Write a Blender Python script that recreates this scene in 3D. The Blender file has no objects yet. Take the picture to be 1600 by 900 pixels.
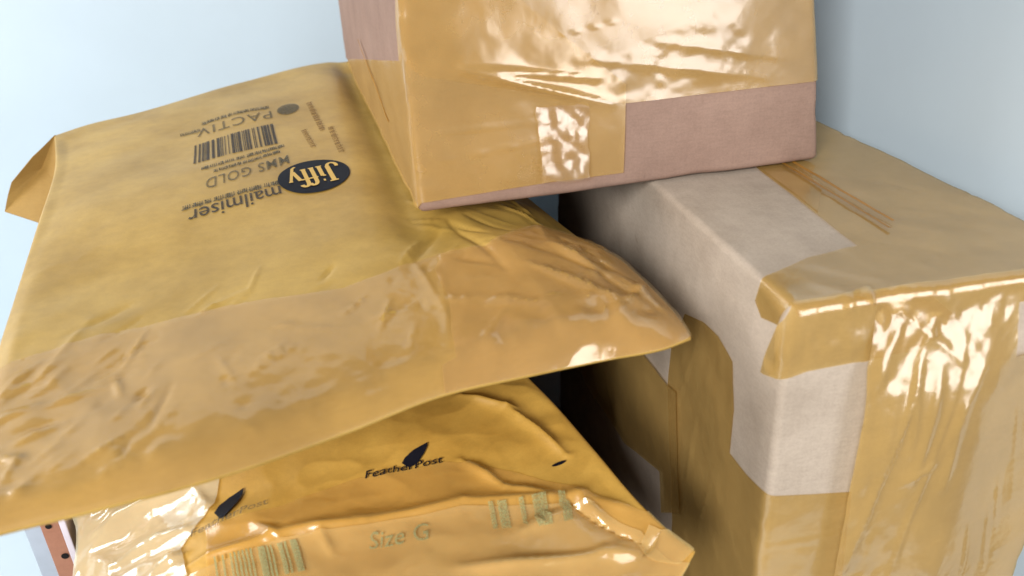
import bpy, bmesh, math, random
import numpy as np
from mathutils import Vector, Matrix
from mathutils.geometry import delaunay_2d_cdt

# ------------------------------------------------------------------ camera
H = 0.20                       # camera height above the lid of the lower box (m)
ZR = 2.9
ZC = ZR * H                   # camera height above the shelf
FPX = 1300.0                   # focal length in pixels of a 1600 px wide frame
R = np.array([[0.97773216, -0.12547313, 0.16821508],
              [-0.20642169, -0.43058149, 0.87862943],
              [-0.03781409, -0.89378749, -0.44689374]])   # world axes in camera axes (right, down, forward)
u_, s_, v_ = np.linalg.svd(R); R = u_ @ v_
CAM = np.array([0.0, 0.0, ZC])
scene = bpy.context.scene
col = scene.collection
cam_data = bpy.data.cameras.new("camera")
cam = bpy.data.objects.new("camera", cam_data); col.objects.link(cam)
cam_data.sensor_width = 36.0
cam_data.lens = FPX / 1600.0 * 36.0
cam_data.clip_start = 0.01; cam_data.clip_end = 50
mw = np.eye(4); mw[:3, 0] = R[:, 0]; mw[:3, 1] = -R[:, 1]; mw[:3, 2] = -R[:, 2]; mw[:3, 3] = CAM
cam.matrix_world = Matrix(mw.tolist())
cam_data.dof.use_dof = True
cam_data.dof.focus_distance = 0.60
cam_data.dof.aperture_fstop = 7.5
scene.camera = cam
# ------------------------------------------------------------------ world and lamps
world = bpy.data.worlds.new("World"); scene.world = world; world.use_nodes = True
bg = world.node_tree.nodes["Background"]
bg.inputs[0].default_value = (0.90, 0.95, 1.0, 1); bg.inputs[1].default_value = 0.15
def area(name, loc, target, sx, sy, power, color):
    d = bpy.data.lights.new(name, 'AREA'); d.shape = 'RECTANGLE'; d.size = sx; d.size_y = sy
    d.energy = power; d.color = color
    o = bpy.data.objects.new(name, d); col.objects.link(o); o.location = loc
    o.rotation_euler = (Vector(target) - Vector(loc)).to_track_quat('-Z', 'Y').to_euler()
    return o
area("window_light", (-1.35, -1.80, 1.55), (0.1, 0.60, 0.32), 0.8, 0.9, 118, (1.0, 0.98, 0.95))
area("left_window_light", (-1.35, 0.90, 1.0), (-0.05, 0.55, 0.36), 0.6, 0.7, 15, (1.0, 0.99, 0.98))
area("door_light", (1.25, -1.3, 0.36), (0.25, 0.5, 0.37), 0.9, 0.9, 20, (1.0, 0.98, 0.96))
scene.view_settings.view_transform = 'Standard'; scene.view_settings.look = 'None'
scene.view_settings.exposure = 0.0; scene.view_settings.gamma = 1.0
scene.render.engine = 'CYCLES'
scene.cycles.use_denoising = True
scene.cycles.max_bounces = 8; scene.cycles.transparent_max_bounces = 12
scene.cycles.use_adaptive_sampling = True; scene.cycles.adaptive_threshold = 0.02

# ------------------------------------------------------------------ helpers
rng = np.random.default_rng(7); random.seed(7)
def ray(px, py):
    return R @ np.array([px - 800.0, py - 450.0, FPX])
def W(px, py, s):                       # the point seen at a pixel, s*H below the camera
    d = ray(px, py); return CAM + d * (-s * H / d[2])
def Wy(px, py, y):                      # the point seen at a pixel, at distance y
    d = ray(px, py); return CAM + d * (y / d[1])
def to_px(p):
    v = (np.asarray(p) - CAM) @ R
    return np.stack([800 + FPX * v[..., 0] / v[..., 2], 450 + FPX * v[..., 1] / v[..., 2]], -1)
_tab = rng.random((256, 256))
def vnoise(x, y, seed=0):
    x = np.asarray(x, float) + seed * 17.3; y = np.asarray(y, float) + seed * 9.7
    xi = np.floor(x).astype(int); yi = np.floor(y).astype(int); fx = x - xi; fy = y - yi
    fx = fx * fx * (3 - 2 * fx); fy = fy * fy * (3 - 2 * fy)
    g = lambda a, b: _tab[a % 256, b % 256]
    return ((g(xi, yi) * (1 - fx) + g(xi + 1, yi) * fx) * (1 - fy) + (g(xi, yi + 1) * (1 - fx) + g(xi + 1, yi + 1) * fx) * fy) * 2 - 1
def fbm(x, y, seed=0, o=4):
    t = 0; a = 1.0
    for k in range(o):
        t = t + a * vnoise(x * 2 ** k, y * 2 ** k, seed + k * 3); a *= 0.5
    return t
def sstep(a, b, x):
    t = np.clip((x - a) / (b - a), 0, 1); return t * t * (3 - 2 * t)
def seg_dist(x, y, p, q):
    dx, dy = q[0] - p[0], q[1] - p[1]; L2 = dx * dx + dy * dy + 1e-12
    t = np.clip(((x - p[0]) * dx + (y - p[1]) * dy) / L2, 0, 1)
    return np.hypot(x - p[0] - t * dx, y - p[1] - t * dy), t
def creases(x, y, segs):                # each (x0,y0,x1,y1,width,height): a sharp-topped fold
    h = np.zeros(np.broadcast(x, y).shape)
    for (a, b, c, d, w, amp) in segs:
        dist, t = seg_dist(x, y, (a, b), (c, d))
        h = h + amp * np.exp(-np.sqrt((dist / (0.75 * w)) ** 2 + 0.02)) * (0.35 + 0.65 * np.sin(np.pi * np.clip(t, 0.04, 0.96)))
    return h
def catmull(pts, n, closed=False):
    P = np.array(pts, float)
    d = np.r_[0, np.cumsum(np.linalg.norm(np.diff(P, axis=0), axis=1))]; d /= d[-1]
    t = np.linspace(0, 1, n); out = []
    m = np.gradient(P, d, axis=0, edge_order=1)
    for k in t:
        i = min(np.searchsorted(d, k, 'right') - 1, len(P) - 2); hh = d[i + 1] - d[i]; q = (k - d[i]) / hh
        h00 = 2 * q ** 3 - 3 * q ** 2 + 1; h10 = q ** 3 - 2 * q ** 2 + q; h01 = 1 - h00; h11 = q ** 3 - q ** 2
        out.append(h00 * P[i] + h10 * hh * m[i] + h01 * P[i + 1] + h11 * hh * m[i + 1])
    return np.array(out)
def interp_curve(C):
    n = len(C)
    def f(t):
        t = np.clip(np.asarray(t, float), 0, 1) * (n - 1); i = np.minimum(t.astype(int), n - 2); q = (t - i)[..., None]
        return C[i] * (1 - q) + C[i + 1] * q
    return f
def in_poly(x, y, poly):
    ins = np.zeros(x.shape, bool); n = len(poly); j = n - 1
    for i in range(n):
        xi, yi = poly[i]; xj, yj = poly[j]
        with np.errstate(divide='ignore', invalid='ignore'):
            c = ((yi > y) != (yj > y)) & (x < (xj - xi) * (y - yi) / (yj - yi + 1e-30) + xi)
        ins ^= c; j = i
    return ins
def patch(poly, sp, ragged=0.0):        # outline -> dense 2D triangles with that outline
    poly = np.array(poly, float); B = []
    for i in range(len(poly)):
        a, b = poly[i], poly[(i + 1) % len(poly)]; L = np.linalg.norm(b - a); k = max(1, int(round(L / sp)))
        for t in range(k):
            p = a + (b - a) * t / k
            if ragged and t: p = p + np.array([-(b - a)[1], (b - a)[0]]) / L * ragged * fbm(p[0] / sp / 5, p[1] / sp / 5, 3, 3)
            B.append(p)
    B = np.array(B); lo, hi = B.min(0), B.max(0)
    gx, gy = np.meshgrid(np.arange(lo[0], hi[0], sp), np.arange(lo[1], hi[1], sp * 0.866)); gx = gx.copy(); gx[1::2] += sp / 2
    gx, gy = gx.ravel(), gy.ravel(); ok = in_poly(gx, gy, B)
    I = np.stack([gx[ok], gy[ok]], 1)
    if len(I):
        keep = np.ones(len(I), bool)
        for c in range(0, len(I), 2000):
            d = np.abs(I[c:c + 2000, None, :] - B[None]).max(2).min(1); keep[c:c + 2000] = d > sp * 0.45
        I = I[keep]
    V = np.vstack([B, I]) if len(I) else B
    nb = len(B); mid = (lo + hi) / 2; sc = max(hi - lo)
    r = delaunay_2d_cdt([Vector(((v - mid) / sc).tolist()) for v in V], [(i, (i + 1) % nb) for i in range(nb)], [], 1, 1e-7)
    return np.array([[v.x, v.y] for v in r[0]]) * sc + mid, [tuple(f) for f in r[2]]
def mesh_obj(name, verts, faces, mat, parent=None, smooth=True, loc=None):
    me = bpy.data.meshes.new(name); me.from_pydata([tuple(map(float, v)) for v in verts], [], faces)
    me.materials.append(mat)
    if smooth: me.polygons.foreach_set("use_smooth", [True] * len(me.polygons))
    me.update(); o = bpy.data.objects.new(name, me); col.objects.link(o)
    if parent is not None:
        o.parent = parent; o.matrix_parent_inverse = Matrix.Translation(-parent.location)
    return o
def thing(name, label, cat, loc):
    o = bpy.data.objects.new(name, None); col.objects.link(o); o.location = tuple(map(float, loc))
    o.empty_display_size = 0.02
    o["label"] = label; o["category"] = cat; return o
def grid_faces(nu, nv, off=0, flip=False):
    F = []
    for j in range(nv - 1):
        for i in range(nu - 1):
            a = off + j * nu + i; q = (a, a + 1, a + nu + 1, a + nu); F.append(q[::-1] if flip else q)
    return F

# ------------------------------------------------------------------ materials
def nt(name):
    m = bpy.data.materials.new(name); m.use_nodes = True; t = m.node_tree
    for n in list(t.nodes): t.nodes.remove(n)
    out = t.nodes.new('ShaderNodeOutputMaterial'); return m, t, out
def N(t, kind, **kw):
    n = t.nodes.new(kind)
    for k, v in kw.items():
        if k in n.inputs: n.inputs[k].default_value = v
        else: setattr(n, k, v)
    return n
def L(t, a, b): t.links.new(a, b)
def s2l(c):
    return tuple(((x / 255 + 0.055) / 1.055) ** 2.4 if x > 10 else x / 255 / 12.92 for x in c) + (1.0,)
def noise_mix(t, ca, cb, scale, detail=6, rough=0.6, lo=0.35, hi=0.65, vec=None, stretch=None):
    co = N(t, 'ShaderNodeTexCoord'); src = co.outputs['Object']
    if stretch:
        mp = N(t, 'ShaderNodeMapping'); mp.inputs['Scale'].default_value = stretch; L(t, src, mp.inputs['Vector']); src = mp.outputs[0]
    nz = N(t, 'ShaderNodeTexNoise'); nz.inputs['Scale'].default_value = scale; nz.inputs['Detail'].default_value = detail; nz.inputs['Roughness'].default_value = rough
    L(t, src, nz.inputs['Vector'])
    rp = N(t, 'ShaderNodeValToRGB'); e = rp.color_ramp.elements
    e[0].position = lo; e[0].color = ca; e[1].position = hi; e[1].color = cb
    L(t, nz.outputs['Fac'], rp.inputs['Fac']); return rp.outputs['Color'], nz.outputs['Fac']
def mixcol(t, a, b, fac, mode='MULTIPLY'):
    m = N(t, 'ShaderNodeMix', data_type='RGBA', blend_type=mode); m.inputs[0].default_value = fac
    L(t, a, m.inputs[6]); L(t, b, m.inputs[7]); return m.outputs[2]
def paper(name, ca, cb, rough=0.62, spec=0.25, big=14, fine=900, bump=0.06, speck=0.08, flutes=False):
    m, t, out = nt(name)
    c1, _ = noise_mix(t, s2l(ca), s2l(cb), big, 4)
    c2, f2 = noise_mix(t, (1 - speck, 1 - speck, 1 - speck, 1), (1, 1, 1, 1), fine, 3, 0.7, 0.3, 0.6)
    c3, f3 = noise_mix(t, (0.93, 0.93, 0.93, 1), (1, 1, 1, 1), fine / 6, 5, 0.6, 0.35, 0.6, stretch=(1, 1, 5))
    c = mixcol(t, mixcol(t, c1, c2, 1.0), c3, 1.0)
    if flutes:
        co = N(t, 'ShaderNodeTexCoord'); wv = N(t, 'ShaderNodeTexWave', wave_type='BANDS', bands_direction='X'); wv.inputs['Scale'].default_value = 70; wv.inputs['Distortion'].default_value = 0.6; wv.inputs['Detail'].default_value = 2
        L(t, co.outputs['Object'], wv.inputs['Vector'])
        rw = N(t, 'ShaderNodeValToRGB'); rw.color_ramp.elements[0].color = (0.982, 0.982, 0.982, 1); L(t, wv.outputs['Fac'], rw.inputs['Fac'])
        c = mixcol(t, c, rw.outputs['Color'], 1.0)
        c4, _ = noise_mix(t, (0.80, 0.78, 0.76, 1), (1, 1, 1, 1), 60, 6, 0.75, 0.27, 0.36)
        c = mixcol(t, c, c4, 1.0)
    b = N(t, 'ShaderNodeBsdfPrincipled'); b.inputs['Roughness'].default_value = rough; b.inputs['Specular IOR Level'].default_value = spec
    L(t, c, b.inputs['Base Color'])
    bp = N(t, 'ShaderNodeBump'); bp.inputs['Strength'].default_value = bump; bp.inputs['Distance'].default_value = 0.0006
    L(t, f3, bp.inputs['Height']); L(t, bp.outputs[0], b.inputs['Normal'])
    L(t, b.outputs[0], out.inputs['Surface']); return m
def tape_mat(name, tint, body, bodyfac, rough=0.16, gloss=1.0, bscale=120, bump=0.35, bdist=0.0012, ior=1.5, cap=0.17):
    # brown parcel tape: a tinted clear film with a little milky body and a glossy crinkled face
    m, t, out = nt(name)
    tr = N(t, 'ShaderNodeBsdfTransparent'); tr.inputs[0].default_value = s2l(tint)
    bc, bf = noise_mix(t, s2l(tuple(x * 0.93 for x in body)), s2l(body), 30, 4)
    co = N(t, 'ShaderNodeTexCoord')
    # creased film: flat facets meeting in sharp folds, at two sizes
    nd = N(t, 'ShaderNodeTexNoise'); nd.inputs['Scale'].default_value = bscale * 0.5; nd.inputs['Detail'].default_value = 2
    L(t, co.outputs['Object'], nd.inputs['Vector'])
    ds = N(t, 'ShaderNodeVectorMath', operation='MULTIPLY_ADD'); ds.inputs[1].default_value = (0.9 / bscale,) * 3
    L(t, nd.outputs['Color'], ds.inputs[0]); L(t, co.outputs['Object'], ds.inputs[2])
    hs = None
    for sc, am in ((bscale * 0.45, 1.0), (bscale, 0.4), (bscale * 3.2, 0.10)):
        vo = N(t, 'ShaderNodeTexVoronoi'); vo.inputs['Scale'].default_value = sc; L(t, ds.outputs[0], vo.inputs['Vector'])
        mm = N(t, 'ShaderNodeMath', operation='MULTIPLY_ADD'); mm.inputs[1].default_value = am
        L(t, vo.outputs['Distance'], mm.inputs[0])
        if hs is None: mm.inputs[2].default_value = 0.0
        else: L(t, hs, mm.inputs[2])
        hs = mm.outputs[0]
    bp = N(t, 'ShaderNodeBump'); bp.inputs['Strength'].default_value = bump; bp.inputs['Distance'].default_value = bdist
    L(t, hs, bp.inputs['Height'])
    df = N(t, 'ShaderNodeBsdfDiffuse'); L(t, bc, df.inputs[0])
    mx = N(t, 'ShaderNodeMixShader'); mx.inputs[0].default_value = bodyfac; L(t, tr.outputs[0], mx.inputs[1]); L(t, df.outputs[0], mx.inputs[2])
    gl = N(t, 'ShaderNodeBsdfGlossy'); gl.inputs['Roughness'].default_value = rough; L(t, bp.outputs[0], gl.inputs['Normal'])
    fr = N(t, 'ShaderNodeFresnel'); fr.inputs['IOR'].default_value = ior; L(t, bp.outputs[0], fr.inputs['Normal'])
    mu = N(t, 'ShaderNodeMath', operation='MULTIPLY'); mu.inputs[1].default_value = gloss; L(t, fr.outputs[0], mu.inputs[0])
    mi = N(t, 'ShaderNodeMath', operation='MINIMUM'); mi.inputs[1].default_value = cap; L(t, mu.outputs[0], mi.inputs[0])
    L(t, bp.outputs[0], df.inputs['Normal'])
    m2 = N(t, 'ShaderNodeMixShader'); L(t, mi.outputs[0], m2.inputs[0]); L(t, mx.outputs[0], m2.inputs[1]); L(t, gl.outputs[0], m2.inputs[2])
    L(t, m2.outputs[0], out.inputs['Surface']); return m
def plain(name, c, rough=0.6, spec=0.3, var=0.06, scale=40):
    m, t, out = nt(name)
    cc, _ = noise_mix(t, s2l(tuple(x * (1 - var) for x in c)), s2l(c), scale, 5)
    b = N(t, 'ShaderNodeBsdfPrincipled'); b.inputs['Roughness'].default_value = rough; b.inputs['Specular IOR Level'].default_value = spec
    L(t, cc, b.inputs['Base Color']); L(t, b.outputs[0], out.inputs['Surface']); return m
def ink(name, c, holes=0.0):            # print that has not taken evenly on the paper
    m, t, out = nt(name)
    b = N(t, 'ShaderNodeBsdfPrincipled'); b.inputs['Roughness'].default_value = 0.6; b.inputs['Specular IOR Level'].default_value = 0.2
    b.inputs['Base Color'].default_value = s2l(c)
    if holes:
        _, f = noise_mix(t, (0, 0, 0, 1), (1, 1, 1, 1), 700, 3)
        rp = N(t, 'ShaderNodeMapRange'); rp.inputs[1].default_value = 0.35; rp.inputs[2].default_value = 0.65
        rp.inputs[3].default_value = 1 - holes; rp.inputs[4].default_value = 1 - holes * 0.3
        L(t, f, rp.inputs[0]); L(t, rp.outputs[0], b.inputs['Alpha'])
    L(t, b.outputs[0], out.inputs['Surface']); return m
M_WALL = plain('white_wall_paint', (194, 209, 219), 0.5, 0.3, 0.015, 9)
M_SHELF = plain('white_shelf_paint', (198, 213, 222), 0.45, 0.3, 0.015, 9)
M_KRAFT1 = paper('gold_kraft_paper', (164, 130, 58), (188, 153, 77), 0.45, 0.4)
M_KRAFT1D = paper('gold_kraft_paper_shaded', (150, 116, 60), (164, 130, 70), 0.7, 0.2)  # same outer kraft, darkened to look shaded on the bent corner
M_KRAFT2 = paper('yellow_kraft_paper', (178, 136, 58), (198, 157, 74), 0.5, 0.35)
M_CARD1 = paper('grey_brown_cardboard', (170, 155, 139), (187, 172, 156), 0.75, 0.15, 18, 700, 0.06, 0.12, True)
M_CARD2 = paper('pink_brown_cardboard', (143, 117, 104), (156, 129, 115), 0.75, 0.15, 18, 700, 0.06, 0.12, True)
M_CARD3 = paper('shade_dark_cardboard', (74, 57, 42), (86, 66, 48), 0.8, 0.1, 18, 700, 0.06)  # brown darkened so the gap under the envelopes looks unlit
M_TAPE_BOX = tape_mat('brown_tape_on_box', (250, 231, 186), (214, 178, 108), 0.42, 0.18, 2.6, 70, 0.34, 0.0012, 1.5, 0.24)
M_TAPE_TOP = tape_mat('brown_tape_on_small_box', (250, 231, 188), (218, 180, 112), 0.42, 0.19, 2.6, 50, 0.32, 0.0012, 1.5, 0.22)
M_TAPE_ENV = tape_mat('brown_tape_on_envelope', (255, 248, 232), (222, 188, 132), 0.18, 0.12, 2.2, 34, 0.8, 0.0025, 1.45, 0.085)
M_TAPE_LOW = tape_mat('brown_tape_on_lower_envelope', (253, 239, 196), (234, 196, 116), 0.28, 0.18, 1.3, 50, 0.6)
M_TAPE_GLASS = tape_mat('clear_tape', (254, 242, 214), (240, 215, 165), 0.12, 0.22, 3.4, 80, 0.4)
M_TAPE_PALE = tape_mat('pale_tape_on_folded_end', (255, 245, 216), (244, 214, 146), 0.3, 0.16, 1.6, 50, 0.6)
M_PLEAT = tape_mat('doubled_brown_tape', (206, 150, 66), (184, 134, 54), 0.65, 0.25, 1.0, 60, 0.2)
M_TAPE_GLARE = tape_mat('cream_glare_tape', (253, 246, 222), (250, 238, 200), 0.38, 0.12, 2.6, 36, 0.9)  # cream body colour stands in for window glare on the tape
M_NAVY = ink('navy_ink', (11, 12, 24)); M_GREY = ink('grey_ink', (84, 80, 66), 0.6); M_DARK = ink('dark_grey_ink', (50, 50, 54), 0.35)
M_GOLD = ink('unprinted_gold', (204, 170, 96)); M_TEAL = ink('faded_blue_green_ink', (140, 142, 100), 0.5); M_TEALF = ink('very_faded_blue_green_ink', (150, 150, 104), 0.75); M_FAINT = ink('faint_ink', (150, 118, 70), 0.55)

# ------------------------------------------------------------------ setting
def slab(name, lo, hi, mat, kind=None, parent=None, bev=0.0):
    bm = bmesh.new(); bmesh.ops.create_cube(bm, size=1)
    for v in bm.verts: v.co = Vector([(lo[k] + hi[k]) / 2 + v.co[k] * (hi[k] - lo[k]) for k in range(3)])
    if bev: bmesh.ops.bevel(bm, geom=list(bm.edges), offset=bev, segments=3, profile=0.5, affect='EDGES')
    me = bpy.data.meshes.new(name); bm.to_mesh(me); bm.free(); me.materials.append(mat)
    o = bpy.data.objects.new(name, me); col.objects.link(o)
    if kind: o["kind"] = kind
    if parent is not None: o.parent = parent; o.matrix_parent_inverse = Matrix.Translation(-parent.location)
    return o
XR = 2.16 * H; YB = 5.9 * H
slab('floor', (-1.6, 0.10, -0.03), (XR + 0.04, YB + 0.04, 0.0), M_SHELF, 'structure')
slab('wall_back', (-1.6, YB, 0.001), (XR + 0.04, YB + 0.04, 1.3), M_WALL, 'structure')
slab('wall_right', (XR, 0.28, 0.001), (XR + 0.04, YB - 0.001, 1.3), M_WALL, 'structure')
M_FLOOR = paper('shade_dark_wood', (66, 46, 32), (84, 58, 40), 0.5, 0.3, 12, 200, 0.15)  # wood colour kept dark to stand in for shade in the gap
bb = slab('gap_shade_board', (-0.9 * H, 1.35 * H, 0.0005), (2.12 * H, 5.6 * H, 0.008), M_FLOOR, None, None, 0.001)  # added board that makes the gap read dark
bb["label"] = "added board under the pile, coloured dark to deepen the shade in the gap"; bb["category"] = "board"

# ------------------------------------------------------------------ cardboard boxes
class RBox:
    def __init__(s, O, ax, dims, r, disp=None, rack=0.0):
        s.rack = rack               # how much the right side leans in with height
        s.O = np.array(O, float); s.A = np.array(ax, float).T; s.Ai = np.linalg.inv(s.A); s.d = np.array(dims, float); s.r = r; s.disp = disp
    def world(s, p):
        p = np.array(p, float); p[..., 0] *= 1 - s.rack * p[..., 2]; return s.O + p @ s.A.T
    def pix(s, face, px, py):           # the point of a face seen at a pixel, in box axes
        o = s.Ai @ (CAM - s.O); d = s.Ai @ ray(px, py)
        k, v = {'front': (1, 0), 'left': (0, 0), 'top': (2, s.d[2])}[face]
        q = o + d * ((v - o[k]) / d[k]); q[0] /= 1 - s.rack * q[2]; return q
    def snap(s, p, off=0.0):
        p = np.asarray(p, float); q = np.clip(p, s.r, s.d - s.r); n = p - q
        ln = np.linalg.norm(n, axis=-1, keepdims=True); n = n / np.maximum(ln, 1e-9)
        base = q + n * s.r
        o = np.asarray(off)[..., None] if np.ndim(off) else off
        if s.disp is not None: o = o + s.disp(base)[..., None]
        return s.world(base + n * o)
    # unfolded faces: (u,v) -> box axes, running over the edges
    def front(s, u, v):                 # u = x, v = z ; v>H runs onto the lid, u<0 round the left corner
        x = u.copy(); y = np.zeros_like(u); z = v.copy()
        k = v > s.d[2]; y[k] = v[k] - s.d[2]; z[k] = s.d[2]
        k2 = (u < 0) & ~k; y[k2] = -u[k2]; x[k2] = 0
        k3 = (u > s.d[0]) & ~k; y[k3] = u[k3] - s.d[0]; x[k3] = s.d[0]
        return np.stack([x, y, z], -1)
    def top(s, u, v):                   # u = x, v = y ; v<0 runs down the front, u<0 down the left side
        x = u.copy(); y = v.copy(); z = np.full_like(u, s.d[2])
        k = u < 0; z[k] = s.d[2] + u[k]; x[k] = 0
        k2 = (v < 0) & ~k; z[k2] = s.d[2] + v[k2]; y[k2] = 0
        k3 = u > s.d[0]; z[k3] = s.d[2] - (u[k3] - s.d[0]); x[k3] = s.d[0]
        return np.stack([x, y, z], -1)
    def left(s, u, v):                  # u = y, v = z ; u<0 runs round onto the front
        y = u.copy(); x = np.zeros_like(u); z = v.copy()
        k = u < 0; x[k] = -u[k]; y[k] = 0
        return np.stack([x, y, z], -1)
    def uv(s, face, fp, px, py):        # pixel on face fp -> unfolded coordinates of map `face`
        p = s.pix(fp, px, py)
        if face == 'front':
            return {'front': (p[0], p[2]), 'left': (-p[1], p[2]), 'top': (p[0], s.d[2] + p[1])}[fp]
        if face == 'top':
            return {'top': (p[0], p[1]), 'front': (p[0], p[2] - s.d[2]), 'left': (p[2] - s.d[2], p[1])}[fp]
        return {'left': (p[1], p[2]), 'front': (-p[0], p[2])}[fp]
    def body(s, name, mat, parent, n=44):
        V = []; F = []
        def side(fix, val, a, b, flip):
            def ticks(k):
                m = s.d[k]; e = [0, .15, .3, .5, .75, 1]
                t = [s.r * x for x in e]; return np.array(t + list(np.linspace(s.r, m - s.r, n + 2)[1:-1]) + [m - x for x in t[::-1]])
            ta, tb = ticks(a), ticks(b); ga, gb = np.meshgrid(ta, tb)
            p = np.zeros(ga.shape + (3,)); p[..., a] = ga; p[..., b] = gb; p[..., fix] = val
            off = len(V); w = s.snap(p.reshape(-1, 3)); V.extend(w.tolist()); F.extend(grid_faces(len(ta), len(tb), off, flip))
        d = s.d
        side(0, 0, 1, 2, True); side(0, d[0], 1, 2, False); side(1, 0, 0, 2, False); side(1, d[1], 0, 2, True); side(2, 0, 0, 1, True); side(2, d[2], 0, 1, False)
        o = mesh_obj(name, V, F, mat, parent)
        bm = bmesh.new(); bm.from_mesh(o.data); bmesh.ops.remove_doubles(bm, verts=bm.verts, dist=1e-6); bmesh.ops.recalc_face_normals(bm, faces=bm.faces); bm.to_mesh(o.data); bm.free()
        o.data.polygons.foreach_set("use_smooth", [True] * len(o.data.polygons)); return o
    def tape(s, name, face, poly, mat, parent, off=0.0004, sp=0.004, wr=None, ragged=0.0):
        uv, F = patch(poly, sp, ragged)
        d = off + (np.maximum(0, wr(uv[:, 0], uv[:, 1])) if wr else 0)
        if face == 'left': F = [f[::-1] for f in F]
        V = s.snap(getattr(s, face)(uv[:, 0], uv[:, 1]), d + np.zeros(len(uv)))
        return mesh_obj(name, V, F, mat, parent)

def edge_dents(p, d, seed):             # crushed, uneven edges
    q = np.sort(np.minimum(p, d - p), axis=-1)[..., 1]
    return -0.0022 * np.maximum(0, fbm(p[..., 0] * 30 + p[..., 1] * 41, p[..., 2] * 33 + p[..., 1] * 13, seed, 3) - 0.15) * np.exp(-np.maximum(q, 0) / 0.006)
# lower box, standing on the shelf
x0, y0 = 1.030 * H, 1.668 * H
WB, DB, HB = 0.945 * H, 2.35 * H, ZC - H
seam_x = None
def disp_low(p):
    b = 0.0022 * np.sin(np.pi * np.clip(p[..., 0] / WB, 0, 1)) * np.sin(np.pi * np.clip(p[..., 2] / HB, 0, 1))
    b = b + 0.0006 * fbm(p[..., 0] * 25 + p[..., 1] * 19, p[..., 2] * 25 - p[..., 1] * 11, 5, 3) + edge_dents(p, np.array([WB, DB, HB]), 7)
    if seam_x is not None:
        top = sstep(HB - 0.004, HB - 0.0005, p[..., 2])
        for dx in (-0.0035, 0.0035):
            b = b - top * 0.0006 * np.exp(-((p[..., 0] - seam_x - dx) / 0.0011) ** 2) * sstep(0.062, 0.075, p[..., 1])
    return b
LB = RBox((x0, y0, 0), np.eye(3), (WB, DB, HB), 0.0045, disp_low)
seam_x = float(LB.pix('top', 1320, 312)[0])
low = thing('cardboard_box', 'large greyish cardboard box wrapped in wrinkled brown tape at the right', 'box', (x0 + WB / 2, y0 + DB / 2, 0))
LB.body('body', M_CARD1, low)
lp = lambda f, pts: [LB.uv(f, *p) for p in pts]
# broad tape over the lid seam, running over the front edge
tx = lambda u, v: 0.0005 * fbm(u * 60, v * 25, 11, 3) ** 2
poly = lp('top', [('top', 1176, 258), ('top', 1340, 385), ('top', 1262, 404), ('top', 1215, 425)])
poly += lp('top', [('left', 1188, 446), ('left', 1180, 470), ('left', 1190, 496), ('left', 1216, 508)]) + [(0.0005, 0.002)]
poly += [(0.004, -0.006), (WB + 0.01, -0.006), (WB + 0.01, DB * 0.9), (LB.uv('top', 'top', 1176, 258)[0] , DB * 0.9)]
LB.tape('lid_tape', 'top', poly, M_TAPE_BOX, low, 0.0005, 0.003, tx)
# overlapping shorter strip beside the seam
poly = lp('top', [('top', 1185, 262), ('top', 1236, 251), ('top', 1285, 290), ('top', 1278, 332)])
LB.tape('lid_tape', 'top', poly, M_TAPE_BOX, low, 0.0012, 0.003)
for (xo, ww, va) in ((-0.0045, 0.0028, 0.070), (0.0038, 0.0020, 0.079)):     # pleats in the tape along the seam
    poly = [(seam_x + xo - ww / 2, va), (seam_x + xo + ww / 2, va), (seam_x + xo + ww / 2 + 0.001, 0.34), (seam_x + xo - ww / 2, 0.34)]
    LB.tape('tape_pleat', 'top', poly, M_PLEAT, low, 0.0028, 0.003)
# wrinkles on the front
def px_crease(f, fp, a, b, w, amp):
    p, q = LB.uv(f, fp, *a), LB.uv(f, fp, *b); return (*p, *q, w, amp)
fr_cr = [px_crease('front', 'front', a, b, w, am) for a, b, w, am in [
    ((1440, 520), (1290, 890), 0.0022, 0.0026), ((1500, 520), (1360, 890), 0.0018, 0.0018), ((1420, 560), (1400, 690), 0.003, 0.002),
    ((1520, 560), (1440, 700), 0.003, 0.0016), ((1500, 800), (1490, 900), 0.0016, 0.0018), ((1560, 700), (1545, 900), 0.002, 0.0014),
    ((1350, 500), (1345, 600), 0.002, 0.001), ((1265, 490), (1262, 575), 0.0014, 0.001), ((1330, 490), (1325, 560), 0.0014, 0.0012),
    ((1400, 480), (1500, 560), 0.004, 0.0015), ((1440, 700), (1380, 740), 0.002, 0.0016), ((1310, 620), (1295, 760), 0.002, 0.001), ((1590, 600), (1570, 880), 0.002, 0.001), ((1455, 560), (1405, 730), 0.006, 0.0035), ((1490, 590), (1450, 740), 0.005, 0.003), ((1385, 600), (1340, 760), 0.005, 0.002), ((1540, 780), (1530, 900), 0.003, 0.002)]]
def wr_front(u, v):
    mk = 0.12 + sstep(HB - 0.07, HB - 0.01, v) + 0.8 * np.exp(-((u - 0.045 - (HB - v) * 0.1) / 0.012) ** 2) + 0.5 * sstep(HB - 0.16, HB - 0.22, v)
    bulge = 0.010 * sstep(HB - 0.002, HB - 0.075, v) * sstep(0.16, 0.11, u) * sstep(0.02, 0.05, u)
    return bulge + creases(u, v, fr_cr) + mk * (0.0012 * np.maximum(0, fbm(u * 80 - v * 25, v * 24, 21, 3)) + 0.0006 * fbm(u * 160, v * 90, 23, 2)) + 0.0008 * fbm(u * 24 - v * 8, v * 9, 25, 2)
poly = lp('front', [('front', 1370, 478), ('front', 1345, 562), ('front', 1307, 768), ('front', 1290, 860)]) + [(LB.uv('front', 'front', 1270, 960)[0], 0.004), (WB + 0.012, 0.004), (WB + 0.012, LB.uv('front', 'front', 1590, 552)[1])]
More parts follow.
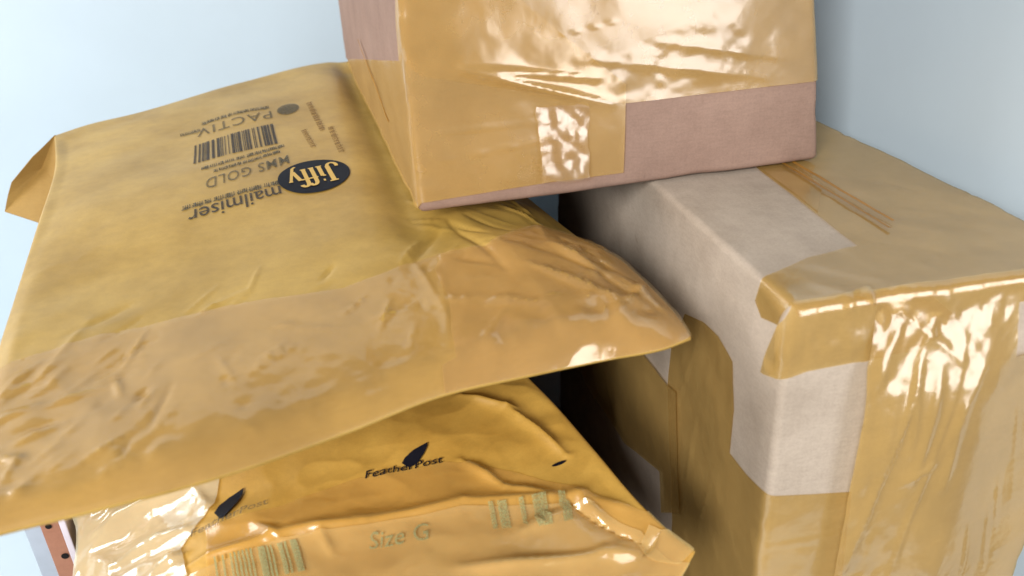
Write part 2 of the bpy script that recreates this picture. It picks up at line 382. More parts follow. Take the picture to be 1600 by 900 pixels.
poly += lp('front', [('front', 1578, 552), ('front', 1590, 470)]) + [(WB + 0.012, LB.uv('front', 'front', 1590, 470)[1]), (WB + 0.012, HB + 0.004), (0.03, HB + 0.004)]
LB.tape('front_tape', 'front', poly, M_TAPE_BOX, low, 0.0008, 0.0022, wr_front)
# strip folded over the near corner, its loose end pointing down
poly = lp('front', [('front', 1500, 500), ('front', 1420, 545), ('front', 1345, 561), ('front', 1260, 578)]) + [LB.uv('front', 'left', 1198, 580), LB.uv('front', 'left', 1208, 545), (-0.001, HB - 0.004), (0.001, HB + 0.003), (0.07, HB + 0.003)]
LB.tape('folded_tape_end', 'front', poly, M_TAPE_BOX, low, 0.0016, 0.0022, lambda u, v: creases(u, v, fr_cr) * 0.8 + 0.002 * sstep(0.01, -0.012, u) + 0.0008 * fbm(u * 120, v * 60, 31, 3))
# tape round the lower part of the near corner, running up the left side
poly = [LB.uv('front', 'left', *p) for p in [(1195, 768), (1168, 742), (1141, 708), (1148, 640), (1146, 565), (1125, 525), (1098, 502), (1072, 490)]]
poly += [LB.uv('front', 'left', 1050, 540), LB.uv('front', 'left', 1045, 605), LB.uv('front', 'left', 1048, 690), LB.uv('front', 'left', 1052, 800)]
ub = LB.uv('front', 'left', 1052, 800)[0]
poly += [(ub, 0.006), (0.066, 0.006)] + [LB.uv('front', 'front', 1328, 766)]
cc = [(*LB.uv('front', 'left', *a), *LB.uv('front', 'left', *b), w, am) for a, b, w, am in [((1095, 520), (1050, 660), 0.0012, 0.0012), ((1090, 640), (1068, 800), 0.0012, 0.0012), ((1115, 740), (1080, 870), 0.0014, 0.0014)]]
cc += [(*LB.uv('front', 'front', 1195, 856), *LB.uv('front', 'front', 1300, 835), 0.0008, 0.0007)]
LB.tape('side_tape', 'front', poly, M_TAPE_BOX, low, 0.0005, 0.0028, lambda u, v: creases(u, v, cc) + 0.0006 * np.maximum(0, fbm(u * 60, v * 30, 41, 3)))
# darker strip further back on the left side
poly = [LB.uv('left', 'left', *p) for p in [(1066, 800), (1062, 612), (1048, 600), (1003, 546), (962, 496), (900, 500), (905, 570), (928, 615), (982, 693), (1035, 736), (1038, 800)]]
LB.tape('side_tape', 'left', poly, M_TAPE_BOX, low, 0.0026, 0.004)

# upper box, lying across the envelope and the lower box
P = W(655, 335, 1.0); Q = W(1280, 250, 0.99); B3 = W(540, 95, 0.955)
e1 = (Q - P); WT = np.linalg.norm(e1); e1 /= WT
e2 = (B3 - P); DT = np.linalg.norm(e2); e2 /= DT
e3 = np.cross(e1, e2); e3 /= np.linalg.norm(e3); HT = 0.24
def disp_top(p):
    return 0.0025 * np.sin(np.pi * np.clip(p[..., 0] / WT, 0, 1)) * np.sin(np.pi * np.clip(p[..., 2] / HT, 0, 1)) + 0.0006 * fbm(p[..., 0] * 22 + p[..., 1] * 17, p[..., 2] * 22 - p[..., 1] * 13, 55, 3) + edge_dents(p, np.array([WT, DT, HT]), 9)
TB = RBox(P, [e1, e2, e3], (WT, DT, HT), 0.005, disp_top, 0.55)
upp = thing('cardboard_box', 'smaller pinkish cardboard box with glossy brown tape, on top of the pile', 'box', P + e1 * WT / 2 + e2 * DT / 2)
TB.body('body', M_CARD2, upp)
tu = lambda f, pts: [TB.uv(f, *p) for p in pts]
t_cr = [(*TB.uv('front', 'front', *a), *TB.uv('front', 'front', *b), w, am) for a, b, w, am in [
    ((720, 108), (950, 160), 0.004, 0.004), ((720, 106), (930, 120), 0.003, 0.0025), ((650, 210), (840, 190), 0.0012, 0.0008), ((650, 260), (900, 205), 0.0012, 0.001),
    ((850, 60), (1000, 20), 0.002, 0.0014), ((900, 90), (1200, 120), 0.004, 0.0012), ((1000, 60), (1230, 90), 0.004, 0.0012)]]
def wr_top(u, v):
    uc, vc = TB.uv('front', 'front', 1040, 90)
    mk = 0.10 + 0.55 * np.exp(-((u - uc) / 0.07) ** 2 - ((v - vc) / 0.035) ** 2)
    return creases(u, v, t_cr) + mk * (0.0013 * np.maximum(0, fbm(u * 40, v * 60, 61, 3)) + 0.0004 * fbm(u * 110, v * 150, 63, 2)) + 0.0008 * fbm(u * 14, v * 14, 65, 2)
poly = tu('front', [('front', 975, 160), ('front', 1290, 124)]) + [(WT + 0.01, TB.uv('front', 'front', 1290, 124)[1]), (WT + 0.01, HT * 0.8), (-0.004, HT * 0.8), (-0.004, TB.uv('front', 'front', 640, 90)[1])] + tu('front', [('front', 660, 120)])
TB.tape('front_tape', 'front', poly, M_TAPE_TOP, upp, 0.0006, 0.0022, wr_top)
zb = TB.uv('front', 'left', 600, 98)[1]
poly = tu('front', [('front', 975, 130), ('front', 972, 268), ('front', 860, 283), ('front', 660, 316)]) + [(-0.002, 0.004), (-0.10, 0.004), (-DT * 0.95, 0.004), TB.uv('front', 'left', 548, 92), TB.uv('front', 'left', 585, 93), TB.uv('front', 'left', 626, 95), (0.004, HT * 0.75), (0.02, HT * 0.75)]
TB.tape('corner_tape', 'front', poly, M_TAPE_TOP, upp, 0.0014, 0.0024, wr_top)
a_, b_ = TB.uv('front', 'left', 562, 62), TB.uv('front', 'left', 612, 190)
TB.tape('tape_pleat', 'front', [(a_[0], a_[1]), (b_[0], b_[1]), (b_[0] + 0.004, b_[1] + 0.0015), (a_[0] + 0.004, a_[1] + 0.0015)], M_PLEAT, upp, 0.0024, 0.004)
poly = tu('front', [('front', 836, 165), ('front', 915, 158), ('front', 915, 272), ('front', 842, 280)])
vt = poly[0][1]
TB.tape('clear_tape_piece', 'front', poly, M_TAPE_GLASS, upp, 0.0022, 0.002, lambda u, v: (vt - v) * 0.10 + 0.0009 * fbm(u * 80, v * 80, 71, 3), 0.0012)

# added box under the big envelope, keeps light out of the gap and carries it
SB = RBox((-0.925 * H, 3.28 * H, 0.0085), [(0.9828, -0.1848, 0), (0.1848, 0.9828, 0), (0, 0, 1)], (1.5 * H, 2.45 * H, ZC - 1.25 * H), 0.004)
sup = thing('cardboard_box', 'added cardboard box under the large envelope, coloured dark for shade and blocking light into the gap', 'box', (0.06 * H, 3.4 * H, 0))
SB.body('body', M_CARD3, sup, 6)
SC = RBox((-0.85 * H, 1.75 * H, 0.0085), np.eye(3), (1.3 * H, 1.3 * H, ZC - 2.06 * H), 0.004)  # support box, its card darkened to stand in for shade
sup2 = thing('cardboard_box', 'support box coloured dark for shade, at the very bottom under the crumpled envelope', 'box', (-0.2 * H, 2.4 * H, 0.0085))
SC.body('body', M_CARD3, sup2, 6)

# ------------------------------------------------------------------ padded envelopes
class Sheet:
    """A bent padded envelope: four edge curves, a filled surface between them and a raised top."""
    def __init__(s, near, far, left, right, raise_fn, n=90):
        s.c = [interp_curve(catmull(k, n)) for k in (near, far, left, right)]; s.raise_fn = raise_fn
        g = np.linspace(0, 1, 260); gu, gv = np.meshgrid(g, g); s.gu, s.gv = gu.ravel(), gv.ravel(); s.gp = to_px(s.P(s.gu, s.gv))
    def flat(s, u, v):
        u = np.asarray(u, float); v = np.asarray(v, float); n, f, l, r = s.c; U, V = u[..., None], v[..., None]
        z = np.zeros_like(u); o = np.ones_like(u)
        return (1 - V) * n(u) + V * f(u) + (1 - U) * l(v) + U * r(v) - ((1 - U) * (1 - V) * n(z) + U * (1 - V) * n(o) + (1 - U) * V * f(z) + U * V * f(o))
    def P(s, u, v): return s.raise_fn(u, v, s.flat(u, v))
    def inv(s, px, py):
        d = np.hypot(s.gp[:, 0] - px, s.gp[:, 1] - py); k = d.argmin(); u, v = s.gu[k], s.gv[k]
        for _ in range(6):
            e = 0.004; p0 = to_px(s.P(np.array([u]), np.array([v])))[0]
            J = np.stack([(to_px(s.P(np.array([u + e]), np.array([v])))[0] - p0) / e, (to_px(s.P(np.array([u]), np.array([v + e])))[0] - p0) / e], 1)
            try: st = np.linalg.solve(J, np.array([px, py]) - p0)
            except np.linalg.LinAlgError: break
            st = np.clip(st, -0.01, 0.01); u, v = np.clip(u + st[0], 0, 1), np.clip(v + st[1], 0, 1)
        return (float(u), float(v))
    def lift(s, u, v, off):
        u = np.clip(u, 0, 1); v = np.clip(v, 0, 1); e = 0.003
        p = s.P(u, v)
        ua, ub = np.clip(u - e, 0, 1), np.clip(u + e, 0, 1); va, vb = np.clip(v - e, 0, 1), np.clip(v + e, 0, 1)
        n = np.cross(s.P(ub, v) - s.P(ua, v), s.P(u, vb) - s.P(u, va)); n /= np.maximum(np.linalg.norm(n, axis=-1, keepdims=True), 1e-12)
        return p + n * (np.asarray(off)[..., None] if np.ndim(off) else off)
    def body(s, name, mat, parent, under, nu=240, nv=240):
        t = np.linspace(0, 1, nu); tv = np.linspace(0, 1, nv); gu, gv = np.meshgrid(t, tv); a, b = gu.ravel(), gv.ravel()
        T = s.P(a, b); V = T.tolist(); F = grid_faces(nu, nv)
        U = s.flat(a, b); w = (np.sin(np.pi * a) ** 0.5) * (np.sin(np.pi * b) ** 0.5); U[:, 2] = np.minimum(T[:, 2] - 0.0015, U[:, 2] - under * w)
        off = len(V); V += U.tolist(); F += grid_faces(nu, nv, off, True)
        rim = [i for i in range(nu)] + [j * nu + nu - 1 for j in range(1, nv)] + [(nv - 1) * nu + i for i in range(nu - 2, -1, -1)] + [j * nu for j in range(nv - 2, 0, -1)]
        for i in range(len(rim)):
            p, q = rim[i], rim[(i + 1) % len(rim)]; F.append((q, p, p + off, q + off))
        return mesh_obj(name, V, F, mat, parent)
    def tape(s, name, poly, mat, parent, off=0.0006, sp=0.006, wr=None, ragged=0.0):
        uv, F = patch(poly, sp, ragged); d = off + (wr(uv[:, 0], uv[:, 1]) if wr else 0) + np.zeros(len(uv))
        return mesh_obj(name, s.lift(uv[:, 0], uv[:, 1], d), F, mat, parent)
    def px_poly(s, pts): return [s.inv(*p) for p in pts]
    def frame(s, start, end, upv):      # writing frame from three pixels: baseline start, baseline end, height
        a, b, c = np.array(s.inv(*start)), np.array(s.inv(*end)), np.array(s.inv(start[0] + upv[0], start[1] + upv[1]))
        return lambda x, y: a + np.outer(x, b - a) + np.outer(y, c - a)
    def decal(s, name, xy, F, fr, mat, parent, off=0.0006):
        bm = bmesh.new(); vs = [bm.verts.new((p[0], p[1], 0)) for p in xy]
        for f in F:
            try: bm.faces.new([vs[i] for i in f])
            except ValueError: pass
        bmesh.ops.triangulate(bm, faces=bm.faces)
        for _ in range(4):
            le = [e for e in bm.edges if np.linalg.norm((fr(np.array([e.verts[0].co.x]), np.array([e.verts[0].co.y])) - fr(np.array([e.verts[1].co.x]), np.array([e.verts[1].co.y])))[0]) > 0.012]
            if not le: break
            bmesh.ops.subdivide_edges(bm, edges=le, cuts=1); bmesh.ops.triangulate(bm, faces=bm.faces)
        bm.verts.index_update(); xy2 = np.array([v.co[:2] for v in bm.verts]); F2 = [tuple(v.index for v in f.verts) for f in bm.faces]; bm.free()
        uv = fr(xy2[:, 0], xy2[:, 1])
        return mesh_obj(name, s.lift(uv[:, 0], uv[:, 1], off), F2, mat, parent, False)
def text_mesh(txt, bold=0.0, shear=0.0, spacing=1.0):   # letters in a unit box: x 0..1, baseline y=0, cap height 1
    c = bpy.data.curves.new("letters", 'FONT'); c.body = txt; c.offset = bold; c.shear = shear; c.space_character = spacing; c.resolution_u = 3
    o = bpy.data.objects.new("letters", c); col.objects.link(o)
    dg = bpy.context.evaluated_depsgraph_get(); me = bpy.data.meshes.new_from_object(o.evaluated_get(dg))
    v = np.array([x.co[:2] for x in me.vertices]); F = [tuple(p.vertices) for p in me.polygons]
    bpy.data.objects.remove(o); bpy.data.curves.remove(c); bpy.data.meshes.remove(me)
    v[:, 0] = (v[:, 0] - v[:, 0].min()) / (v[:, 0].max() - v[:, 0].min()); v[:, 1] /= 0.70
    return v, F
def rects(rs):
    V = []; F = []
    for (a, b, c, d) in rs:
        k = len(V); V += [(a, b), (c, b), (c, d), (a, d)]; F.append((k, k + 1, k + 2, k + 3))
    return np.array(V, float), F
def disc(n=40, rings=5):
    V = [(0, 0)]; F = []
    for r in range(1, rings + 1):
        for i in range(n): a = 2 * math.pi * i / n; V.append((math.cos(a) * r / rings, math.sin(a) * r / rings))
    for i in range(n): F.append((0, 1 + i, 1 + (i + 1) % n))
    for r in range(rings - 1):
        for i in range(n): a = 1 + r * n + i; b = 1 + r * n + (i + 1) % n; F.append((a, a + n, b + n, b))
    return np.array(V), F
def strokes(paths):                     # each (points, width): a pen stroke with constant width
    V = []; F = []
    for pts, w in paths:
        pts = np.array(pts, float); k0 = len(V)
        for i, p in enumerate(pts):
            d = pts[min(i + 1, len(pts) - 1)] - pts[max(i - 1, 0)]; d /= np.linalg.norm(d); nrm = np.array([-d[1], d[0]]) * w / 2
            V += [p + nrm, p - nrm]
        for i in range(len(pts) - 1): a = k0 + 2 * i; F.append((a, a + 1, a + 3, a + 2))
    return np.array(V), F
def word_bar(n, seed):                  # a line of small print, word by word, as fine strokes
    r = random.Random(seed); x = 0; rs = []
    while x < 1:
        w = r.uniform(0.05, 0.13); k = x
        while k < min(x + w, 1): rs.append((k, 0, k + 0.011, r.choice([0.7, 0.7, 1.0]))); rs.append((k, r.choice([0, .35, .6]), k + 0.02, r.choice([0.75, 0.8]))); k += 0.022
        x += w + 0.025
    return rects(rs)
def barcode(seed, n=44):
    r = random.Random(seed); x = 0; rs = []; ws = [r.choice([1, 1, 2, 3]) for _ in range(2 * n)]; tot = sum(ws)
    for i, w in enumerate(ws):
        if i % 2 == 0: rs.append((x / tot, 0, (x + w * 1.1) / tot, 1))
        x += w
    return rects(rs)

# --- upper envelope
HH = H
near = [W(-69, 852, 1.18), W(0, 833, 1.18), W(130, 801, 1.18), W(330, 748, 1.18), W(540, 675, 1.18), W(690, 617, 1.18), W(830, 585, 1.185), W(950, 560, 1.19), W(1040, 543, 1.19), W(1080, 528, 1.19)]
right = [W(1080, 528, 1.19), W(1062, 500, 1.18), W(1015, 448, 1.16), W(960, 398, 1.14), W(905, 358, 1.13), np.array([0.62, 3.3, ZR - 1.12]) * HH, np.array([0.46, 5.05, ZR - 1.05]) * HH]
far = [W(85, 212, 1.0), W(140, 194, 0.99), W(200, 180, 0.985), W(380, 128, 0.97), W(535, 96, 0.965), np.array([0.25, 5.15, ZR - 1.0]) * HH, np.array([0.46, 5.05, ZR - 1.05]) * HH]
left = [W(-69, 852, 1.18), W(-20, 640, 1.16), W(0, 560, 1.14), W(20, 490, 1.12), W(60, 350, 1.055), W(86, 262, 1.02), W(85, 212, 1.0)]
e1_cr = []
def raise1(u, v, p):
    p = p.copy(); u = np.asarray(u, float); v = np.asarray(v, float)
    lip = np.interp(u, [0, 0.3, 0.52, 0.67, 0.79, 0.89, 0.96, 1], [0.028, 0.028, 0.032, 0.055, 0.085, 0.075, 0.035, 0.0]) * H
    z = lip * (1 + 0.1 * fbm(u * 24, v * 40, 85, 2) * sstep(0.07, 0.02, v)) * (1 - (1 - np.clip(v / 0.022, 0, 1)) ** 2) * (1 - sstep(0.06, 0.7, v))
    z = z + 0.010 * np.sin(np.pi * np.clip(u, 0, 1)) ** 0.7 * np.sin(np.pi * np.clip(v, 0, 1)) ** 0.7
    m = sstep(0, 0.03, u) * sstep(0, 0.03, 1 - u) * sstep(0, 0.03, v) * sstep(0, 0.05, 1 - v)
    z = z + m * (0.0032 * fbm(u * 3.1, v * 4.5, 81, 2) + 0.00025 * fbm(u * 14, v * 20, 82, 2))
    if e1_cr:
        nearw = sstep(0.55, 0.2, v)
        z = z + m * creases(u, v * 1.5, e1_cr)
        z = z + m * nearw * 0.0005 * (1 - 2 * np.abs(fbm(u * 8 - v * 7, v * 12 + u * 6, 83, 2))) * (0.35 + 1.2 * (sstep(0.3, 0, u) + sstep(0.6, 0.9, u)))
    p[..., 2] += z
    # the upper box presses into the padding
    q = (p - P) @ TB.Ai.T
    over = sstep(-0.02, 0.0, q[..., 0]) * sstep(-0.03, 0.0, q[..., 1])
    tgt = -0.003
    k = np.maximum(q[..., 2] - tgt, 0) * over
    d2 = np.hypot(q[..., 0], q[..., 1] + 0.0)
    p[..., 2] -= k
    # and drags it down along its left side and under its near corner
    p[..., 2] -= 0.007 * np.exp(-(np.maximum(-q[..., 0], 0) / 0.018) ** 2) * sstep(-0.06, 0.0, q[..., 1]) * sstep(0.0, 0.06, 1 - v)
    return p
E1 = Sheet(near, far, left, right, raise1)
def c1(a, b, w, am):
    p, q = E1.inv(*a), E1.inv(*b); return (p[0], p[1] * 1.5, q[0], q[1] * 1.5, w, am)
e1_list = [c1(*k) for k in [((700, 345), (790, 420), .02, -.004), ((690, 355), (640, 420), .02, -.003), ((830, 415), (960, 470), .012, .006), ((860, 380), (930, 420), .01, .005), ((760, 470), (860, 475), .006, .003),
    ((900, 470), (1010, 480), .014, .005), ((880, 400), (1000, 470), .012, -.003), ((960, 500), (1020, 440), .012, .005), ((300, 560), (360, 530), .008, .002), ((340, 560), (370, 600), .006, .002),
    ((60, 640), (180, 600), .012, .005), ((0, 620), (60, 570), .012, .006), ((0, 660), (50, 640), .01, .006), ((20, 700), (100, 660), .012, .005), ((0, 720), (40, 720), .01, .006), ((90, 690), (150, 640), .01, .004), ((180, 590), (190, 620), .008, .004),
    ((40, 760), (20, 780), .012, .005), ((380, 660), (420, 690), .008, .002), ((230, 720), (260, 690), .01, .003), ((640, 400), (700, 500), .01, .003), ((690, 430), (700, 540), .008, .002), ((640, 540), (720, 560), .006, .002),
    ((110, 520), (200, 480), .02, -.004), ((60, 600), (140, 500), .02, .004), ((960, 430), (1050, 500), .01, .004)]]
e1_list = [(a, b, c, d, w * 0.55, am * (0.5 if min(a, c) < 0.2 else 0.9 if max(a, c) > 0.72 else 0.45)) for (a, b, c, d, w, am) in e1_list]
rr = random.Random(5)
for k in range(60):                     # many small sharp creases in the taped end
    a = rr.random(); b = rr.uniform(0.02, 0.34); an = rr.uniform(-0.6, 1.2); ln = rr.uniform(0.02, 0.09)
    e1_list.append((a, b, a + ln * math.cos(an), b + ln * math.sin(an), rr.uniform(0.0022, 0.0045), rr.uniform(0.0010, 0.0024) * rr.choice([1, 1, -1])))
for k in range(34):                     # tight crinkles at the left edge of the tape
    a = rr.uniform(0.0, 0.22); b = rr.uniform(0.03, 0.30); an = rr.uniform(0.1, 1.0); ln = rr.uniform(0.02, 0.07)
    e1_list.append((a, b, a + ln * math.cos(an), b + ln * math.sin(an), rr.uniform(0.003, 0.006), rr.uniform(0.0008, 0.0019) * rr.choice([1, 1, -1])))
for k in range(30):                     # crinkles running into the right-hand tip
    a = rr.uniform(0.68, 0.97); b = rr.uniform(0.03, 0.5); an = math.atan2(0.06 - b, 1.02 - a) + rr.uniform(-0.35, 0.35); ln = rr.uniform(0.03, 0.1)
    e1_list.append((a, b, a + ln * math.cos(an), b + ln * math.sin(an), rr.uniform(0.003, 0.006), rr.uniform(0.001, 0.0026) * rr.choice([1, -1])))
e1_cr.extend(e1_list)
env1 = thing('padded_envelope', 'large gold padded envelope with printed oval logo and barcode under the top box', 'envelope', W(400, 560, 1.2) * np.array([1, 1, 0]) + np.array([0, 0, ZC - 1.4 * H]))
E1.body('body', M_KRAFT1, env1, 0.03)
# tape over the sealed end
pl = E1.px_poly([(75, 550), (156, 524), (347, 481), (534, 452), (602, 427), (685, 398), (764, 381), (842, 352)])
poly = [(0.0, pl[0][1])] + pl + [(1.0, pl[-1][1]), (1.0, 0.0), (0.0, 0.0)]
E1.tape('sealing_tape', poly, M_TAPE_ENV, env1, 0.0006, 0.006, lambda u, v: 0.0007 * np.maximum(0, fbm(u * 14, v * 20, 91, 3)))
pr = E1.px_poly([(602, 430), (660, 428), (690, 470), (705, 520), (712, 560), (640, 575), (600, 600)])
poly = E1.px_poly([(690, 400), (680, 425), (700, 470), (705, 520), (712, 560), (690, 572)]) + [(E1.inv(690, 600)[0], 0.0), (1.0, 0.0), (1.0, pl[-1][1] - 0.01)] + E1.px_poly([(842, 358), (764, 386)])
E1.tape('sealing_tape', poly, M_TAPE_ENV, env1, 0.0014, 0.006, lambda u, v: 0.0006 * np.maximum(0, fbm(u * 20, v * 26, 93, 3)))
# bent corner of the far end
yb = float(W(85, 212, 1.0)[1])
cp = [Wy(86, 211, yb - 0.001), Wy(50, 246, yb - 0.01), Wy(18, 285, yb - 0.02), Wy(12, 306, yb - 0.024), Wy(8, 331, yb - 0.03), Wy(36, 340, yb - 0.045), Wy(63, 349, yb - 0.06), Wy(90, 285, yb - 0.028), Wy(94, 262, yb - 0.02)]
mid = Wy(66, 262, yb - 0.006)
V = [mid] + cp; F = [(0, i + 1, (i + 1) % len(cp) + 1) for i in range(len(cp))]
fl = mesh_obj('bent_corner', V, F, M_KRAFT1D, env1, False)
md = fl.modifiers.new('thick', 'SOLIDIFY'); md.thickness = 0.0012; md.offset = 0
# printing, upside down to the camera
E1.decal('printed_word', *text_mesh('mailmiser', 0.004), E1.frame((437, 291), (294, 331), (5, 19)), M_DARK, env1)
E1.decal('small_print', *word_bar(9, 3), E1.frame((434, 283), (284, 324), (2, 7)), M_GREY, env1)
E1.decal('printed_word', *text_mesh('MMS GOLD', 0.008, 0, 1.1), E1.frame((450, 243), (322, 281), (3, 13)), M_GREY, env1)
E1.decal('small_print', *word_bar(9, 4), E1.frame((443, 226), (316, 262), (2, 5)), M_GREY, env1)
E1.decal('small_print', *word_bar(9, 5), E1.frame((436, 235), (334, 266), (2, 5)), M_GREY, env1)
E1.decal('barcode', *barcode(12, 26), E1.frame((426, 194), (303, 229), (8, 31)), M_DARK, env1)
E1.decal('printed_word', *text_mesh('PACTIV', 0.004, 0, 1.15), E1.frame((423, 174), (308, 204), (3, 11)), M_GREY, env1)
E1.decal('small_print', *word_bar(9, 6), E1.frame((419, 166), (312, 193), (2, 5)), M_GREY, env1)
E1.decal('small_print', *word_bar(9, 7), E1.frame((312, 202), (281, 210), (2, 5)), M_GREY, env1)
fr = E1.frame((450, 171), (467, 167), (2, 8)); E1.decal('printed_oval', *disc(), fr, M_GREY, env1)
fr = E1.frame((490, 275), (545, 263), (13, 25))
E1.decal('printed_oval', *disc(48, 7), fr, M_NAVY, env1, 0.0007)
arc = lambda cx, cy, rx, ry, a, b, n=8: [(cx + rx * math.cos(math.radians(a + (b - a) * i / n)), cy + ry * math.sin(math.radians(a + (b - a) * i / n))) for i in range(n + 1)]
# lettering left blank in the oval (reads right way up with the envelope turned round)
gl = strokes([([(0.20, 0.9), (0.20, 0.1)] , 0.09), (arc(0.11, 0.12, 0.09, 0.18, 0, -200), 0.07), ([(0.12, 0.9), (0.28, 0.9)], 0.06),
    ([(0.36, 0.55), (0.36, 0.02)], 0.08), ([(0.30, 0.55), (0.36, 0.55)], 0.06), ([(0.30, 0.02), (0.42, 0.02)], 0.05), ([(0.345, 0.78), (0.385, 0.78)], 0.10),
    (arc(0.58, 0.75, 0.07, 0.17, 20, 180) + [(0.51, 0.02)], 0.08), ([(0.45, 0.55), (0.62, 0.55)], 0.06), ([(0.46, 0.02), (0.57, 0.02)], 0.05),
    (arc(0.74, 0.75, 0.07, 0.17, 20, 180) + [(0.67, 0.02)], 0.08), ([(0.61, 0.55), (0.78, 0.55)], 0.06), ([(0.62, 0.02), (0.73, 0.02)], 0.05),
    ([(0.80, 0.55), (0.88, 0.05)], 0.08), ([(0.98, 0.55), (0.86, -0.15), (0.80, -0.22)], 0.06), ([(0.76, 0.55), (0.84, 0.55)], 0.05), ([(0.94, 0.55), (1.02, 0.55)], 0.05)])
gv = gl[0].copy(); gv[:, 0] = -(gv[:, 0] - 0.52) * 1.45; gv[:, 1] = (gv[:, 1] - 0.4) * 1.15
E1.decal('printed_logo_word', gv, gl[1], fr, M_GOLD, env1, 0.0012)
for k, (a, b, c) in enumerate([((478, 162), (500, 205), 6), ((470, 205), (486, 232), 6), ((512, 200), (530, 240), 6)]):
    E1.decal('faint_stamp', *word_bar(5, 20 + k), E1.frame(a, b, (c + 4, -3)), M_FAINT, env1)

# --- lower envelope
z2 = ZR
near2 = [np.array([-0.98, 1.55, z2 - 1.98]) * H, np.array([-0.6, 1.50, z2 - 1.86]) * H, np.array([0.0, 1.46, z2 - 1.84]) * H, np.array([0.5, 1.50, z2 - 1.82]) * H, W(1060, 905, 1.78), W(1086, 862, 1.74)]
right2 = [W(1086, 862, 1.74), W(1040, 826, 1.70), W(1008, 795, 1.66), W(930, 705, 1.60), W(860, 625, 1.56), W(825, 590, 1.54), np.array([0.44, 2.5, z2 - 1.53]) * H]
far2 = [np.array([-1.08, 2.5, z2 - 1.74]) * H, np.array([-0.4, 2.52, z2 - 1.54]) * H, np.array([0.44, 2.5, z2 - 1.53]) * H]
left2 = [np.array([-0.98, 1.55, z2 - 1.98]) * H, W(116, 905, 1.92), W(122, 830, 1.86), np.array([-1.08, 2.5, z2 - 1.74]) * H]
e2_cr = []; step_px = None
def raise2(u, v, p):
    p = p.copy(); u = np.asarray(u, float); v = np.asarray(v, float)
    z = 0.018 * np.sin(np.pi * np.clip(u, 0, 1)) ** 0.6 * np.sin(np.pi * np.clip(v, 0, 1)) ** 0.5
    m = sstep(0, 0.03, u) * sstep(0, 0.03, 1 - u) * sstep(0, 0.03, v) * sstep(0, 0.05, 1 - v)
    z = z + m * (0.003 * fbm(u * 4, v * 5, 101, 2) + 0.0007 * (1 - 2 * np.abs(fbm(u * 8 + v * 4, v * 7 - u * 5, 105, 2))))
    if e2_cr:
        z = z + m * creases(u, v, e2_cr) + m * 0.0014 * (1 - 2 * np.abs(fbm(u * 9, v * 9, 103, 2))) * (0.3 + sstep(0.25, 0.05, u) * 1.8)
    p[..., 2] += z; return p
E2 = Sheet(near2, far2, left2, right2, raise2)
def c2(a, b, w, am):
    p, q = E2.inv(*a), E2.inv(*b); return (*p, *q, w, am)
e2_list = [c2(*k) for k in [((287, 892), (425, 842), .025, .006), ((425, 842), (569, 817), .025, .006), ((569, 817), (725, 786), .025, .006), ((725, 786), (912, 774), .025, .006), ((912, 774), (1000, 800), .02, .004),
    ((725, 890), (944, 867), .02, .006), ((944, 867), (1006, 867), .02, .005), ((720, 720), (790, 765), .014, .006), ((790, 765), (860, 775), .012, .004), ((790, 640), (885, 715), .016, .008), ((720, 620), (800, 640), .016, .006),
    ((880, 780), (1000, 850), .016, -.006), ((900, 770), (960, 830), .012, .005), ((1000, 870), (1035, 825), .012, -.007), ((820, 830), (880, 800), .012, .004), ((500, 830), (520, 870), .01, .003),
    ((150, 840), (300, 760), .02, .008), ((180, 890), (290, 830), .018, .008), ((240, 900), (290, 870), .016, .007), ((300, 760), (330, 800), .02, .004), ((400, 820), (440, 850), .012, .004)]]
e2_cr.extend(e2_list)
env2 = thing('padded_envelope', 'crumpled yellow padded envelope with folded taped end, at the bottom under the larger envelope', 'envelope', np.array([-0.1, 2.3, 0.0]) * H)
E2.body('body', M_KRAFT2, env2, 0.07)
pl = E2.px_poly([(322, 826), (440, 792), (560, 748), (700, 722), (800, 738), (900, 760), (1010, 800)])
poly = [(pl[0][0], 0.0)] + pl + [(1.0, pl[-1][1]), (1.0, 0.0)]
E2.tape('sealing_tape', poly, M_TAPE_LOW, env2, 0.0008, 0.006, lambda u, v: 0.0008 * np.maximum(0, fbm(u * 16, v * 18, 111, 3)))
poly = E2.px_poly([(300, 900), (425, 846), (569, 820), (725, 790), (912, 778), (1000, 830), (1050, 880)]) + [(0.98, 0.0), (0.3, 0.0)]
E2.tape('folded_end', poly, M_TAPE_PALE, env2, 0.0018, 0.006, lambda u, v: 0.0008 * np.maximum(0, fbm(u * 12, v * 14, 113, 3)))
pe = E2.px_poly([(345, 742), (336, 790), (300, 835), (284, 860), (296, 898)])
poly = [(0.0, 0.98), (pe[0][0], 0.98)] + pe + [(pe[-1][0], 0.0), (0.0, 0.0)]
E2.tape('glare_end_tape', poly, M_TAPE_GLARE, env2, 0.0012, 0.006, lambda u, v: 0.0012 * np.maximum(0, fbm(u * 16, v * 12, 117, 3)))
E2.tape('folded_corner', E2.px_poly([(1012, 820), (1042, 830), (1084, 858), (1060, 884), (1020, 878), (990, 856)]), M_TAPE_PALE, env2, 0.0030, 0.005, lambda u, v: 0.0006 * fbm(u * 20, v * 20, 119, 2))
E2.decal('dark_spot', *disc(16, 2), E2.frame((873, 727), (884, 723), (3, -4)), M_NAVY, env2, 0.0018)  # small dark spot at the tip of the fold
def feather(fr, mat):
    V = [(0, 0)]; L_ = [(0.0, 0.0), (-0.32, 0.25), (-0.30, 0.5), (-0.12, 0.75), (0.25, 1.0), (0.30, 0.8), (0.28, 0.5), (0.22, 0.25), (0.12, 0.05)]
    uvp, F = patch(L_, 0.12); return E2.decal('printed_feather', uvp, F, fr, mat, env2, 0.0018)
feather(E2.frame((640, 733), (690, 724), (16, -38)), M_NAVY)
feather(E2.frame((345, 814), (395, 805), (26, -48)), M_NAVY)
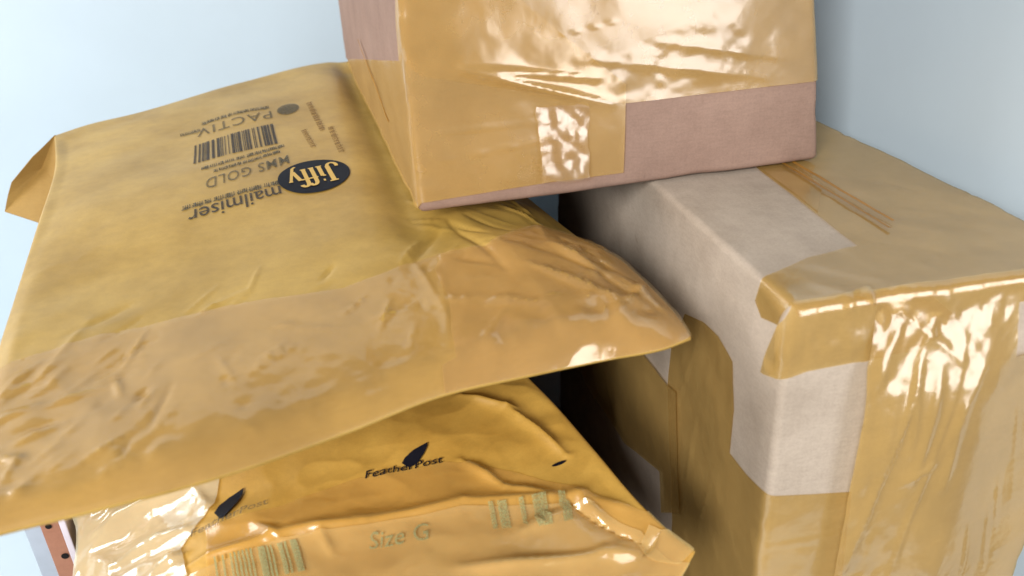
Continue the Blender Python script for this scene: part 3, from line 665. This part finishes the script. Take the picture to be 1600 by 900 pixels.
E2.decal('printed_word', *text_mesh('FeatherPost', 0.01), E2.frame((571, 750), (692, 725), (2, -12)), M_NAVY, env2, 0.0018)
E2.decal('printed_word', *text_mesh('FeatherPost', 0.01), E2.frame((300, 842), (420, 790), (2, -12)), M_GREY, env2, 0.0018)
E2.decal('size_print', *text_mesh('Size G', 0.0), E2.frame((578, 864), (670, 848), (2, -30)), M_TEAL, env2, 0.0033)
E2.decal('barcode', *barcode(31, 14), E2.frame((345, 925), (485, 895), (-8, -55)), M_TEAL, env2, 0.0033)
E2.decal('barcode', *barcode(33, 5), E2.frame((770, 832), (900, 814), (-8, -48)), M_TEALF, env2, 0.0033)

# ------------------------------------------------------------------ upright at the lower left
yu = 0.47
ul = Wy(37, 822, yu); 
up = thing('shelf_upright', 'narrow wooden upright with two pin holes and white painted edges beside the crumpled envelope', 'upright', (float(Wy(85, 880, yu)[0]), yu, 0))
xa, xb, xc, xd = [float(Wy(x, 870, yu)[0]) for x in (48, 80, 112, 124)]
M_WOOD = paper('pinkish_wood', (150, 102, 80), (170, 120, 96), 0.5, 0.3, 20, 300, 0.2)
M_EDGE = plain('lilac_white_edging', (214, 206, 216), 0.4); M_SIDE = plain('shade_greyed_side', (168, 178, 192), 0.5); M_HOLE = plain('hole_dark', (20, 14, 14), 0.9)  # upright's side is white paint greyed to look shaded
slab('board', (xb, yu, 0.001), (xc, yu + 0.05, 0.27), M_WOOD, None, up, 0.0008)
slab('painted_side', (xa, yu + 0.004, 0.001), (xb - 0.0002, yu + 0.05, 0.269), M_SIDE, None, up, 0.0008)
slab('edging_strip', (xc + 0.0002, yu - 0.002, 0.001), (xd, yu + 0.05, 0.271), M_EDGE, None, up, 0.0008)
for (hx, hy, rr) in ((102, 868, 6), (76, 822, 5)):
    c = Wy(hx, hy, yu); rad = rr / FPX * yu * 1.1
    V, F = disc(20, 2); mesh_obj('pin_hole', [(c[0] + x * rad, yu - 0.0006, c[2] + y * rad) for x, y in V], F, M_HOLE, up, False)
